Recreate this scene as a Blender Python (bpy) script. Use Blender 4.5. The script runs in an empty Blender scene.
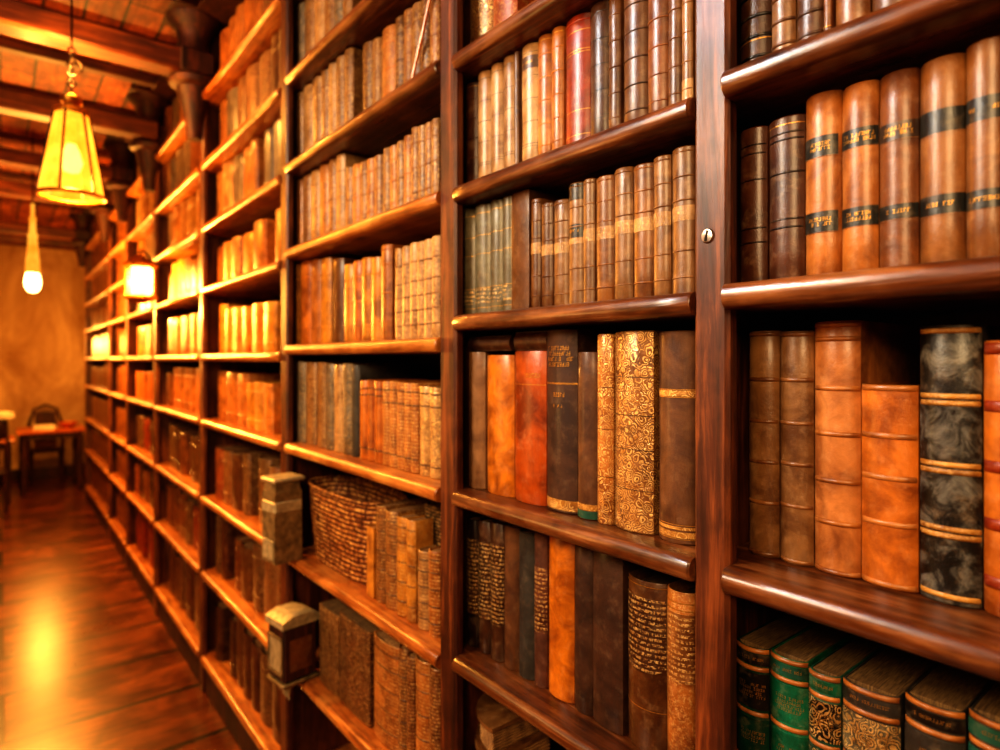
import bpy, math, random
from math import sin, cos, pi, atan, tan
R = random.Random(7)
SC = bpy.context.scene
COL = SC.collection

# ------------------------------------------------------------------ survey of the place
F = 620.0                      # focal length in pixels (1000 wide)
TH = math.atan(500 / F)        # camera yaw away from the shelf wall direction
ZE = 1.69                      # eye height
XF = 0.80                      # front plane of the bookcase uprights

def wy(px, X):                 # distance along the wall of a sight line on plane X
    return X / tan(TH + atan((px - 500) / F))

def wz(px, py, X):             # height above floor on plane X
    y = wy(px, X)
    return ZE + (360 - py) * (X * sin(TH) + y * cos(TH)) / F

def lin(h):
    h = h.lstrip('#')
    out = []
    for i in (0, 2, 4):
        c = int(h[i:i + 2], 16) / 255
        out.append(c / 12.92 if c <= .04045 else ((c + .055) / 1.055) ** 2.4)
    return (*out, 1.0)

# ------------------------------------------------------------------ materials
def newmat(name):
    m = bpy.data.materials.new(name); m.use_nodes = True
    nt = m.node_tree
    for n in list(nt.nodes): nt.nodes.remove(n)
    out = nt.nodes.new('ShaderNodeOutputMaterial')
    b = nt.nodes.new('ShaderNodeBsdfPrincipled')
    nt.links.new(b.outputs[0], out.inputs[0])
    return m, nt, b, out

class G:
    """small node-graph helper"""
    def __init__(s, nt): s.nt = nt
    def n(s, t, **kw):
        nd = s.nt.nodes.new(t)
        for k, v in kw.items():
            if k.startswith('i_'): nd.inputs[k[2:].replace('_', ' ')].default_value = v
            else: setattr(nd, k, v)
        return nd
    def l(s, a, b): s.nt.links.new(a, b)
    def ramp(s, fac, stops):
        r = s.n('ShaderNodeValToRGB')
        e = r.color_ramp.elements
        while len(e) < len(stops): e.new(.5)
        for q, (p, c) in zip(e, stops):
            q.position = p; q.color = c if len(c) == 4 else (*c, 1)
        s.l(fac, r.inputs[0]); return r.outputs[0]
    def grey(s, fac, a, b): return s.ramp(fac, [(a, (0, 0, 0)), (b, (1, 1, 1))] if a < b else [(b, (1, 1, 1)), (a, (0, 0, 0))])
    def mix(s, fac, a, b, mode='MIX'):
        m = s.n('ShaderNodeMix', data_type='RGBA', blend_type=mode)
        if isinstance(fac, (int, float)): m.inputs[0].default_value = fac
        else: s.l(fac, m.inputs[0])
        for q, i in ((a, 6), (b, 7)):
            if isinstance(q, tuple): m.inputs[i].default_value = q if len(q) == 4 else (*q, 1)
            else: s.l(q, m.inputs[i])
        return m.outputs[2]
    def math(s, op, a, b=0.0, clamp=False):
        m = s.n('ShaderNodeMath', operation=op, use_clamp=clamp)
        for q, i in ((a, 0), (b, 1)):
            if isinstance(q, (int, float)): m.inputs[i].default_value = q
            else: s.l(q, m.inputs[i])
        return m.outputs[0]
    def noise(s, vec, scale, detail=4, rough=.55, dist=0.0):
        n = s.n('ShaderNodeTexNoise')
        n.inputs['Scale'].default_value = scale; n.inputs['Detail'].default_value = detail
        n.inputs['Roughness'].default_value = rough; n.inputs['Distortion'].default_value = dist
        if vec is not None: s.l(vec, n.inputs['Vector'])
        return n.outputs['Fac']
    def voro(s, vec, scale, feature='F1'):
        n = s.n('ShaderNodeTexVoronoi', feature=feature)
        n.inputs['Scale'].default_value = scale
        s.l(vec, n.inputs['Vector']); return n.outputs['Distance']
    def coords(s, scale=(1, 1, 1), shift=True):
        tc = s.n('ShaderNodeTexCoord')
        mp = s.n('ShaderNodeMapping'); mp.inputs['Scale'].default_value = scale
        s.l(tc.outputs['Object'], mp.inputs['Vector'])
        if not shift: return mp.outputs[0]
        oi = s.n('ShaderNodeObjectInfo')
        k = s.math('MULTIPLY', oi.outputs['Random'], 37.0)
        add = s.n('ShaderNodeVectorMath', operation='ADD')
        s.l(mp.outputs[0], add.inputs[0]); s.l(k, add.inputs[1])
        return add.outputs[0]
    def bump(s, bsdf, h, strength, dist=.002):
        b = s.n('ShaderNodeBump'); b.inputs['Strength'].default_value = strength
        b.inputs['Distance'].default_value = dist
        s.l(h, b.inputs['Height']); s.l(b.outputs[0], bsdf.inputs['Normal'])

def leather(name, gilt=None, rough=(.26, .52), blotch=1.0):
    m, nt, b, out = newmat(name); g = G(nt)
    v = g.coords()
    oi = g.n('ShaderNodeObjectInfo')
    base = oi.outputs['Color']
    n1 = g.noise(v, 16, 6, .6, .6)
    n2 = g.noise(v, 48, 5, .65)
    n3 = g.noise(g.coords((1, 1, .16)), 90, 3)
    dark = g.mix(1.0, base, (.40, .32, .26), 'MULTIPLY')
    light = g.mix(.34, base, (.95, .62, .32))
    c = g.mix(g.grey(n1, .36, .62), dark, base)
    c = g.mix(g.math('MULTIPLY', g.grey(n2, .52, .8), .38 * blotch), c, light)
    c = g.mix(g.math('MULTIPLY', g.grey(n3, .55, .75), .35), c, dark)
    r = g.n('ShaderNodeMapRange'); r.inputs[3].default_value = rough[0]; r.inputs[4].default_value = rough[1]
    g.l(n2, r.inputs[0])
    hgt = g.math('ADD', g.math('MULTIPLY', g.noise(v, 420, 2), .5), g.math('MULTIPLY', n2, .9))
    if gilt:
        gc = g.ramp(g.noise(v, 70, 3), [(.3, (.42, .20, .05)), (.7, (.95, .66, .26))])
        if gilt == 'dense':      # all-over scrolling ornament
            v0 = g.coords((1, 1, 1))
            nz = g.n('ShaderNodeTexNoise'); nz.inputs['Scale'].default_value = 45; nz.inputs['Detail'].default_value = 2
            g.l(v0, nz.inputs['Vector'])
            sc_ = g.n('ShaderNodeVectorMath', operation='SCALE'); sc_.inputs['Scale'].default_value = .016
            g.l(nz.outputs['Color'], sc_.inputs[0])
            ad_ = g.n('ShaderNodeVectorMath', operation='ADD'); g.l(v0, ad_.inputs[0]); g.l(sc_.outputs[0], ad_.inputs[1])
            vv = ad_.outputs[0]
            e = g.voro(vv, 62, 'DISTANCE_TO_EDGE')
            f1 = g.voro(vv, 62)
            rings = g.math('SINE', g.math('MULTIPLY', f1, 30.0))
            k = g.math('MULTIPLY', g.grey(rings, -.75, -.1), g.grey(e, .01, .06))
            k = g.math('MULTIPLY', k, g.math('ADD', g.math('MULTIPLY', g.grey(n2, .34, .5), .5), .5))
        elif gilt == 'rows':     # small worked rows like worn lettering
            vv = g.coords((1, 1, 1))
            w = g.n('ShaderNodeTexWave', wave_type='BANDS', bands_direction='Z')
            w.inputs['Scale'].default_value = 34; w.inputs['Distortion'].default_value = 1.2
            g.l(vv, w.inputs['Vector'])
            q = g.noise(g.coords((1, 1, .8)), 210, 3, .7)
            k = g.math('MULTIPLY', g.math('MULTIPLY', g.grey(w.outputs['Fac'], .3, .6), g.grey(q, .46, .58)), .8)
        elif gilt == 'marble':   # pale clouds on dark leather
            k = g.math('MULTIPLY', g.grey(g.noise(v, 34, 5, .65, .7), .46, .72), .5)
            gc = lin('#a09a8c')
        else:                    # speckled wear
            q = g.noise(v, 150, 5, .75)
            k = g.math('MULTIPLY', g.grey(q, .48, .64), .55)
        c = g.mix(k, c, gc)
        g.l(g.math('MULTIPLY', k, .0 if gilt == 'marble' else .6), b.inputs['Metallic'])
        hgt = g.math('ADD', hgt, g.math('MULTIPLY', k, .8))
    g.l(c, b.inputs['Base Color']); g.l(r.outputs[0], b.inputs['Roughness'])
    b.inputs['Coat Weight'].default_value = .22; b.inputs['Coat Roughness'].default_value = .25
    g.bump(b, hgt, .5, .0016)
    return m

def wood(name, axis, lo, mid, hi, rough=(.22, .5), wear=.5, gscale=1.0, coat=.35):
    m, nt, b, out = newmat(name); g = G(nt)
    a = {'X': (.07, 1, 1), 'Y': (1, .07, 1), 'Z': (1, 1, .07)}[axis]
    v = g.coords(a)
    n1 = g.noise(v, 26 * gscale, 7, .65, 1.6)
    n2 = g.noise(v, 150 * gscale, 4, .6)
    blot = g.noise(g.coords(), 7 * gscale, 4, .6)
    c = g.ramp(n1, [(.3, lin(lo)), (.52, lin(mid)), (.74, lin(hi))])
    c = g.mix(g.math('MULTIPLY', g.grey(n2, .5, .72), .55), c, lin(lo))
    c = g.mix(g.math('MULTIPLY', g.grey(blot, .5, .72), wear), c, lin(hi))
    c = g.mix(g.math('MULTIPLY', g.grey(blot, .46, .28), .6), c, lin(lo))
    g.l(c, b.inputs['Base Color'])
    r = g.n('ShaderNodeMapRange'); r.inputs[3].default_value = rough[0]; r.inputs[4].default_value = rough[1]
    g.l(g.noise(v, 60, 3), r.inputs[0]); g.l(r.outputs[0], b.inputs['Roughness'])
    b.inputs['Coat Weight'].default_value = coat; b.inputs['Coat Roughness'].default_value = .22
    g.bump(b, g.math('ADD', n1, g.math('MULTIPLY', n2, .6)), .45, .0025)
    return m

def plain(name, col, rough=.5, metal=0.0, noise=0.3, scale=30, bump=.2):
    m, nt, b, out = newmat(name); g = G(nt)
    v = g.coords()
    n = g.noise(v, scale, 5, .6)
    c = lin(col); d = tuple(x * (1 - noise) for x in c[:3])
    h = tuple(min(1, x * (1 + noise)) for x in c[:3])
    g.l(g.ramp(n, [(.3, d), (.7, h)]), b.inputs['Base Color'])
    b.inputs['Roughness'].default_value = rough; b.inputs['Metallic'].default_value = metal
    if bump: g.bump(b, n, bump, .002)
    return m

def pages(name, lo, hi):
    m, nt, b, out = newmat(name); g = G(nt)
    w = g.noise(g.coords((.05, 1, .05)), 900, 2)
    n = g.noise(g.coords(), 30, 4)
    c = g.ramp(w, [(.35, lin(lo)), (.65, lin(hi))])
    c = g.mix(g.math('MULTIPLY', g.grey(n, .45, .7), .6), c, lin(lo))
    g.l(c, b.inputs['Base Color']); b.inputs['Roughness'].default_value = .75
    g.bump(b, w, .4, .001)
    return m

def glow(name, col, strength, trans=.0, vary=True):
    m = bpy.data.materials.new(name); m.use_nodes = True
    nt = m.node_tree; g = G(nt)
    for n in list(nt.nodes): nt.nodes.remove(n)
    out = g.n('ShaderNodeOutputMaterial'); e = g.n('ShaderNodeEmission')
    v = g.coords()
    if vary:
        c = g.ramp(g.noise(v, 9, 4, .6), [(.3, (col[0] * .9, col[1] * .55, col[2] * .25)), (.65, col)])
        g.l(c, e.inputs[0])
    else: e.inputs[0].default_value = (*col, 1)
    e.inputs[1].default_value = strength
    if trans:
        t = g.n('ShaderNodeBsdfTransparent'); t.inputs[0].default_value = (1, .8, .5, 1)
        mx = g.n('ShaderNodeMixShader'); mx.inputs[0].default_value = trans
        g.l(e.outputs[0], mx.inputs[1]); g.l(t.outputs[0], mx.inputs[2]); g.l(mx.outputs[0], out.inputs[0])
    else: g.l(e.outputs[0], out.inputs[0])
    return m

M = {}
M['leather'] = leather('worn_leather')
M['dense'] = leather('gilt_ornament_leather', 'dense')
M['rows'] = leather('gilt_rows_leather', 'rows')
M['marble'] = leather('marbled_leather', 'marble')
M['speck'] = leather('speckled_leather', 'speck')
M['cloth'] = leather('book_cloth', rough=(.5, .75), blotch=.5)
M['page'] = pages('aged_paper', '#5d3f22', '#b58a55')
M['page_dark'] = pages('darkened_paper', '#4a341c', '#86683e')
M['gold'] = plain('gold_leaf', '#b98a42', .42, .8, .35, 300, .25)
M['shelf'] = wood('shelf_wood', 'Y', '#241108', '#643719', '#a87244', (.2, .42), .35)
M['post'] = wood('upright_wood', 'Z', '#220e06', '#532812', '#955428', (.36, .6), .4, 1.0, .08)
M['shelf_far'] = wood('lamplit_shelf_wood', 'Y', '#5a2b0e', '#a8642a', '#d89a50', (.25, .45), .6)  # lighter copy of the shelf wood, lamp glow put into its colour
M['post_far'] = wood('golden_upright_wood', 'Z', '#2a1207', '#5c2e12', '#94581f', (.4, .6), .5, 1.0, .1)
M['back'] = wood('backboard_wood', 'Z', '#120604', '#2c1108', '#44200f', (.45, .7), .3)
M['beam'] = wood('beam_wood', 'X', '#1c0c06', '#5a2a12', '#a05a26', (.45, .7), .35, .5, .05)
M['dark_wood'] = wood('dark_carved_wood', 'Z', '#140805', '#3a190b', '#6e381a', (.5, .75), .3, 1.0, .0)
M['table_wood'] = wood('table_wood', 'X', '#6a2c0c', '#c0641f', '#e8943e', (.2, .4), .4)
M['iron'] = plain('dark_iron', '#221811', .45, .8, .3, 60)
M['brass'] = plain('aged_brass', '#c08a3a', .35, 1.0, .3, 40)
M['steel'] = plain('worn_steel', '#b9b2a8', .3, 1.0, .25, 120)
M['tin'] = plain('tarnished_tin', '#8a7854', .36, .4, .55, 40, .5)
M['tin_pale'] = plain('pale_worn_tin', '#b0a17c', .45, .25, .35, 60, .4)
M['papers'] = plain('pale_paper', '#e8dcc2', .8, 0, .1)
M['plate_dark'] = plain('dark_plate', '#2a1c12', .45, .2, .4, 60)
M['shade_glass'] = glow('lamp_glass', (1.0, .40, .04), 2.3, .22)
M['bulb'] = glow('bulb_glass', (1.0, .72, .26), 8.0, 0, False)
M['stem_glass'] = glow('stem_glass', (1.0, .45, .06), 1.1)
M['lantern_glass'] = glow('lantern_glass', (1.0, .70, .22), 9.0, .3)

def floor_mat():
    m, nt, b, out = newmat('floor_planks'); g = G(nt)
    tc = g.n('ShaderNodeTexCoord')
    br = g.n('ShaderNodeTexBrick'); br.offset = .37
    br.inputs['Scale'].default_value = 1; br.inputs['Brick Width'].default_value = 3.1
    br.inputs['Row Height'].default_value = .5; br.inputs['Mortar Size'].default_value = .018
    br.inputs['Color1'].default_value = (.25, .25, .25, 1); br.inputs['Color2'].default_value = (.8, .8, .8, 1)
    br.inputs['Mortar'].default_value = (0, 0, 0, 1)
    g.l(tc.outputs['Object'], br.inputs['Vector'])
    v = g.coords((.12, 1, 1), False); vv = g.coords((1, 1, 1), False)
    n1 = g.noise(v, 14, 7, .65, 1.5); n2 = g.noise(vv, 3.2, 6, .65, .8)
    c = g.ramp(n1, [(.3, lin('#4a1e0c')), (.52, lin('#8f4a1c')), (.75, lin('#c07030'))])
    c = g.mix(g.grey(n2, .42, .66), g.mix(1.0, c, (.35, .30, .26), 'MULTIPLY'), c)
    c = g.mix(.2, c, br.outputs['Color'], 'MULTIPLY')
    c = g.mix(br.outputs['Fac'], c, (.008, .003, .001))
    g.l(c, b.inputs['Base Color'])
    r = g.n('ShaderNodeMapRange'); r.inputs[3].default_value = .2; r.inputs[4].default_value = .42
    b.inputs['Coat Weight'].default_value = .6; b.inputs['Coat Roughness'].default_value = .24
    g.l(n2, r.inputs[0]); g.l(r.outputs[0], b.inputs['Roughness'])
    h = g.math('SUBTRACT', g.math('ADD', g.math('MULTIPLY', n2, .7), g.math('MULTIPLY', n1, .25)), g.math('MULTIPLY', br.outputs['Fac'], .6))
    g.bump(b, h, .22, .008)
    return m
M['floor'] = floor_mat()

def ceil_mat():
    m, nt, b, out = newmat('ceiling_boards'); g = G(nt)
    tc = g.n('ShaderNodeTexCoord')
    mp = g.n('ShaderNodeMapping'); mp.inputs['Rotation'].default_value = (0, 0, pi / 2)
    g.l(tc.outputs['Object'], mp.inputs['Vector'])
    br = g.n('ShaderNodeTexBrick'); br.offset = .43
    br.inputs['Scale'].default_value = 1; br.inputs['Brick Width'].default_value = .9
    br.inputs['Row Height'].default_value = .17; br.inputs['Mortar Size'].default_value = .008
    br.inputs['Color1'].default_value = (.15, .15, .15, 1); br.inputs['Color2'].default_value = (1, 1, 1, 1)
    br.inputs['Mortar'].default_value = (0, 0, 0, 1)
    g.l(mp.outputs[0], br.inputs['Vector'])
    n1 = g.noise(g.coords((1, .15, 1), False), 16, 6, .65, 1.2)
    n2 = g.noise(g.coords((1, 1, 1), False), 5, 5, .6)
    c = g.ramp(n1, [(.3, lin('#6a2a0c')), (.55, lin('#b8601f')), (.78, lin('#e0943f'))])
    c = g.mix(g.grey(n2, .4, .65), g.mix(1.0, c, (.45, .28, .18), 'MULTIPLY'), c)
    c = g.mix(.4, c, br.outputs['Color'], 'MULTIPLY')
    c = g.mix(br.outputs['Fac'], c, (.01, .003, .001))
    g.l(c, b.inputs['Base Color']); b.inputs['Roughness'].default_value = .6
    g.bump(b, g.math('SUBTRACT', n1, br.outputs['Fac']), .5, .01)
    return m
M['ceiling'] = ceil_mat()

def plaster(name, lo, hi):
    m, nt, b, out = newmat(name); g = G(nt)
    n1 = g.noise(g.coords((1, 1, .5), False), 1.6, 6, .65, .5); n2 = g.noise(g.coords((1, 1, 1), False), 30, 4)
    g.l(g.mix(.25, g.ramp(n1, [(.32, lin(lo)), (.62, lin(hi))]), n2, 'MULTIPLY'), b.inputs['Base Color'])
    b.inputs['Roughness'].default_value = .85; g.bump(b, n2, .3, .004)
    return m
M['plaster'] = plaster('aged_plaster', '#9a7448', '#dcbf94')

def weave_mat():
    m, nt, b, out = newmat('woven_cane'); g = G(nt)
    v = g.coords()
    w = g.n('ShaderNodeTexWave', wave_type='BANDS', bands_direction='Z')
    w.inputs['Scale'].default_value = 20; w.inputs['Distortion'].default_value = 2.5; w.inputs['Detail'].default_value = 2
    g.l(v, w.inputs['Vector'])
    q = g.noise(g.coords((1, 1, .5)), 70, 3, .7)
    k = g.math('MULTIPLY', g.grey(w.outputs['Fac'], .2, .6), g.grey(q, .38, .6))
    c = g.ramp(k, [(0, lin('#4a240e')), (.5, lin('#a8642a')), (1, lin('#e6b468'))])
    g.l(c, b.inputs['Base Color']); b.inputs['Roughness'].default_value = .5
    g.bump(b, k, .8, .004)
    return m
M['weave'] = weave_mat()

# ------------------------------------------------------------------ mesh helpers
class MB:
    def __init__(s): s.v = []; s.f = []; s.m = []
    def add(s, vs, fs, mi=0):
        o = len(s.v); s.v += [tuple(p) for p in vs]
        for f in fs: s.f.append(tuple(i + o for i in f)); s.m.append(mi)
        return s
    def box(s, x0, x1, y0, y1, z0, z1, mi=0):
        return s.add([(x0, y0, z0), (x1, y0, z0), (x1, y1, z0), (x0, y1, z0), (x0, y0, z1), (x1, y0, z1), (x1, y1, z1), (x0, y1, z1)],
                     [(0, 3, 2, 1), (4, 5, 6, 7), (0, 1, 5, 4), (1, 2, 6, 5), (2, 3, 7, 6), (3, 0, 4, 7)], mi)
    def bevbox(s, x0, x1, y0, y1, z0, z1, b=.003, mi=0):
        rings = []
        for z, i in ((z0, b), (z0 + b, 0), (z1 - b, 0), (z1, b)):
            a0, a1, c0, c1 = x0 + i, x1 - i, y0 + i, y1 - i
            rings.append([(a0 + b, c0, z), (a1 - b, c0, z), (a1, c0 + b, z), (a1, c1 - b, z), (a1 - b, c1, z), (a0 + b, c1, z), (a0, c1 - b, z), (a0, c0 + b, z)])
        return s.loft(rings, True, True, mi)
    def loft(s, rings, cap0=True, cap1=True, mi=0, closed=True):
        n = len(rings[0]); vs = [p for r in rings for p in r]; fs = []
        for k in range(len(rings) - 1):
            for i in range(n if closed else n - 1):
                j = (i + 1) % n
                fs.append((k * n + i, k * n + j, (k + 1) * n + j, (k + 1) * n + i))
        if cap0: fs.append(tuple(reversed(range(n))))
        if cap1: fs.append(tuple(range((len(rings) - 1) * n, len(rings) * n)))
        return s.add(vs, fs, mi)
    def lathe(s, prof, c=(0, 0, 0), n=24, mi=0, cap0=False, cap1=False, flute=0, fn=6):
        rings = []
        for r, z in prof:
            rings.append([(c[0] + r * cos(2 * pi * i / n), c[1] + r * sin(2 * pi * i / n), c[2] + z) for i in range(n)])
        return s.loft(rings, cap0, cap1, mi)
    def tube(s, pts, r, n=8, mi=0, cap=True):
        from mathutils import Vector
        P = [Vector(p) for p in pts]; rings = []
        rr = r if isinstance(r, (list, tuple)) else [r] * len(P)
        for i, p in enumerate(P):
            d = (P[min(i + 1, len(P) - 1)] - P[max(i - 1, 0)]).normalized()
            u = d.cross(Vector((0, 0, 1)))
            if u.length < 1e-4: u = d.cross(Vector((1, 0, 0)))
            u.normalize(); w = u.cross(d)
            rings.append([tuple(p + rr[i] * (u * cos(2 * pi * k / n) + w * sin(2 * pi * k / n))) for k in range(n)])
        return s.loft(rings, cap, cap, mi)
    def torus(s, c, R_, r, axis='Z', n=20, m=8, mi=0):
        vs = []; fs = []
        for i in range(n):
            a = 2 * pi * i / n
            for j in range(m):
                t = 2 * pi * j / m; q = R_ + r * cos(t); h = r * sin(t)
                p = (q * cos(a), q * sin(a), h)
                if axis == 'X': p = (p[2], p[0], p[1])
                if axis == 'Y': p = (p[0], p[2], p[1])
                vs.append((c[0] + p[0], c[1] + p[1], c[2] + p[2]))
                fs.append((i * m + j, ((i + 1) % n) * m + j, ((i + 1) % n) * m + (j + 1) % m, i * m + (j + 1) % m))
        return s.add(vs, fs, mi)
    def build(s, name, mats, parent=None, color=None, smooth=35, loc=None):
        me = bpy.data.meshes.new(name)
        me.from_pydata(s.v, [], s.f)
        for mt in (mats if isinstance(mats, (list, tuple)) else [mats]): me.materials.append(M[mt] if isinstance(mt, str) else mt)
        me.polygons.foreach_set('material_index', s.m)
        import bmesh
        bm = bmesh.new(); bm.from_mesh(me); bmesh.ops.recalc_face_normals(bm, faces=bm.faces); bm.to_mesh(me); bm.free()
        if smooth:
            me.polygons.foreach_set('use_smooth', [True] * len(me.polygons))
            me.set_sharp_from_angle(angle=math.radians(smooth))
        me.update()
        o = bpy.data.objects.new(name, me); COL.objects.link(o)
        if parent: o.parent = parent
        if loc: o.location = loc
        if color: o.color = color
        return o

def tag(o, label, cat, group=None):
    o['label'] = label; o['category'] = cat
    if group: o['group'] = group
    return o
def thing(name, loc, label, cat, group=None, rz=0):
    o = bpy.data.objects.new(name, None); COL.objects.link(o)
    o.empty_display_size = .05; o.location = loc; o.rotation_euler = (0, 0, rz)
    return tag(o, label, cat, group)
def struct(o):
    o['kind'] = 'structure'; return o

# ------------------------------------------------------------------ room
CEIL = ZE + 1.80
YB = 11.0
def slab(name, x0, x1, y0, y1, z0, z1, mat): return struct(MB().box(x0, x1, y0, y1, z0, z1).build(name, mat, smooth=0))
slab('floor', -2.4, 1.3, -2.6, YB + .1, -.1, 0, 'floor')
slab('ceiling', -2.4, 1.3, -2.6, YB + .1, CEIL, CEIL + .1, 'ceiling')
slab('wall_back', -2.4, 1.3, YB, YB + .12, 0, CEIL, 'plaster')
slab('wall_right', 1.18, 1.3, -2.6, YB, 0, CEIL, 'plaster')
slab('wall_left', -2.52, -2.4, -2.6, YB, 0, CEIL, 'plaster')
slab('wall_front', -2.4, 1.3, -2.72, -2.6, 0, CEIL, 'plaster')
struct(MB().loft([[(x, YB - d, CEIL - h) for d, h in ((0, 0), (.14, 0), (.14, .05), (.07, .09), (.05, .16), (0, .2))] for x in (-2.4, 1.17)]).build('trim_1', 'beam'))
struct(MB().box(-2.4, 1.17, YB - .025, YB, 0, .16).build('baseboard_back', 'dark_wood'))
POSTS = [(-.31, -.25), (.479, .536), (1.154, 1.218), (2.21, 2.275), (3.40, 3.465), (4.62, 4.69), (5.80, 5.87), (6.86, 6.93), (8.92, 8.99)]
bz = ZE + 1.43
for k, yb in enumerate((3.43, 4.56, 5.83, 6.89, 8.95)):
    struct(MB().bevbox(-2.38, .80, yb - .07, yb + .07, bz, bz + .115, .012).build(f'trim_{k + 2}', 'beam'))
for k, yb in enumerate((2.4, 2.9, 3.95, 4.45, 5.2, 6.3, 7.6)):
    struct(MB().bevbox(-2.38, 1.16, yb - .035, yb + .035, CEIL - .06, CEIL - .001, .006).build(f'trim_{k + 7}', 'beam'))

# ------------------------------------------------------------------ bookcases
LEV = {  # shelf top heights relative to the eye
    3: [1.30, 1.0, .70, .404, .107, -.29, -.667, -1.04, -1.5],
    2: [1.30, 1.0, .69, .391, .102, -.294, -.669, -1.04, -1.5],
    1: [1.34, 1.02, .703, .397, .054, -.298, -.689, -1.08, -1.5],
    4: [1.35, 1.0, .68, .366, .030, -.300, -.69, -1.07, -1.5],
    5: [1.35, 1.0, .68, .366, .030, -.300, -.69, -1.07, -1.5],
    6: [1.35, 1.0, .68, .366, .030, -.300, -.69, -1.07, -1.5],
    7: [1.35, 1.0, .68, .366, .030, -.300, -.69, -1.07, -1.5],
    8: [1.35, 1.0, .68, .366, .030, -.300, -.69, -1.07, -1.5]}
ORDER = [3, 2, 1, 4, 5, 6, 7, 8]
TCK = .036
BACKX = 1.14
CASE = {3: 'nearest tall bookcase bay, dark mahogany shelves of tan and green leather books',
        2: 'second bookcase bay from the camera, left of the bolted dark post',
        1: 'third bookcase bay, holding the woven basket and old tins',
        4: 'fourth bookcase bay from the camera, lit golden by hanging lamp',
        5: 'fifth bookcase bay from the camera, beside the glowing wall lantern',
        6: 'sixth bookcase bay from the camera, just beyond the wall lantern',
        7: 'seventh bookcase bay from the camera, deep in the aisle',
        8: 'farthest bookcase bay, ending near the tables by the plaster wall'}
def shelf_mb(y0, y1, zt, nose, yend):
    r = TCK / 2; pr = [(BACKX, zt - TCK), (nose + r, zt - TCK)]
    for i in range(1, 9):
        a = -pi / 2 - pi * i / 9
        pr.append((nose + r * .85 + r * .85 * cos(a), zt - r + r * sin(a)))
    pr += [(nose + r, zt), (BACKX, zt)]
    ys = [y0, y0 + .003] + [y0 + (y1 - y0) * k / 10 for k in range(1, 10)] + [y1 - .003, y1]
    rings = []
    for k, y in enumerate(ys):
        ins = .003 if k in (0, len(ys) - 1) else R.uniform(-.0012, .0012)
        rings.append([((x + (ins if x < .9 else 0)), y, z) for x, z in pr])
    return MB().loft(rings).box(XF + .0225, BACKX - .0003, y1 - .0035, yend, zt - TCK + .0002, zt - .0002)
PAN = .014
def upright_mb(y0, y1):
    b = .006; ring = [(XF + b, y0), (XF, y0 + b), (XF, y1 - b), (XF + b, y1), (BACKX, y1), (BACKX, y0)]
    zs = [0, .6, 1.1, 1.5, 1.9, 2.3, 2.8, CEIL - .08]
    ring = [(XF + b, y0), (XF, y0 + b), (XF, y1 - b), (XF + b, y1), (BACKX, y1), (BACKX, y1 - PAN), (XF + .022, y1 - PAN), (XF + .022, y0)]
    return MB().loft([[(x, y, z) for x, y in ring] for z in zs])
def capital_mb(yc):
    m = MB(); h = ZE
    m.lathe([(.035, h + 1.12), (.045, h + 1.2), (.075, h + 1.33), (.085, h + 1.37)], (XF - .03, yc, 0), 20, cap0=True, cap1=True)
    m.lathe([(.085, h + 1.37), (.115, h + 1.385), (.12, h + 1.41), (.1, h + 1.43)], (XF - .03, yc, 0), 20, cap0=True, cap1=True)
    m.bevbox(XF - .11, XF + .05, yc - .08, yc + .08, h + 1.43, h + 1.55, .008)
    m.lathe([(.085, h + 1.55), (.07, h + 1.60), (.085, h + 1.66), (.125, h + 1.70), (.13, h + 1.72)], (XF - .03, yc, 0), 20, cap0=True, cap1=True)
    m.bevbox(XF - .16, XF + .1, yc - .13, yc + .13, h + 1.72, CEIL - .065, .008)
    return m
cases = {}
for k, bay in enumerate(ORDER):
    near, far = POSTS[k], POSTS[k + 1]
    far_look = bay >= 4
    t = thing('bookcase', (XF, far[0], 0), CASE[bay], 'bookcase', None)
    cases[bay] = t
    off = (-XF, -far[0], 0)
    def put(mb, name, mat):
        mb.v = [(x + off[0], y + off[1], z) for x, y, z in mb.v]
        return mb.build(name, mat, t)
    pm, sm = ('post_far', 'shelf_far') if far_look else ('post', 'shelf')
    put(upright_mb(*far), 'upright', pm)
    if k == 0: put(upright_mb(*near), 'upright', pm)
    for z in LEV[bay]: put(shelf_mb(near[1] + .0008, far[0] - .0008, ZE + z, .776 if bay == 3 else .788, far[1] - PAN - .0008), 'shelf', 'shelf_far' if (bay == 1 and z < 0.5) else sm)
    put(MB().box(BACKX + .001, BACKX + .018, (near[1] if k else near[0]) + .0005, far[1] - .0005, .0, CEIL - .08), 'back_panel', 'back')
    put(MB().bevbox(XF - .045, BACKX, (near[1] if k else near[0]) + .0005, far[1] - .0005, CEIL - .0785, CEIL - .062, .004), 'cornice', 'dark_wood')
    put(MB().bevbox(XF + .012, XF + .03, near[1] + .001, far[0] - .001, .002, ZE - 1.5 - TCK - .001, .003), 'plinth', 'dark_wood')
    if bay >= 1 and bay not in (3, 2, 1):
        struct(capital_mb((far[0] + far[1]) / 2).build(f'trim_{k + 20}', 'dark_wood'))
    if k == 0:
        by, bzv = wy(708, XF), wz(708, 236, XF)
        b = put(MB().lathe([(.0, -.004), (.011, -.004), (.011, .0), (.009, .003), (.0, .0042)], (0, 0, 0), 20), 'bolt', 'steel')
        b.data.transform(__import__('mathutils').Matrix.Translation((-off[0] * 0, -off[1], 0)))
        from mathutils import Matrix
        b.data.transform(Matrix.Translation((XF, 0, 0)))
        b.data.transform(Matrix.Rotation(-pi / 2, 4, 'Y'))
        b.location = (-.0005, by - far[0], bzv)
        sl = MB().box(-.0052, -.0038, -.0014, .0014, -.008, .008).build('bolt_slot', 'iron', b, smooth=0)
        sl.rotation_euler = (.25, 0, 0)

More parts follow.
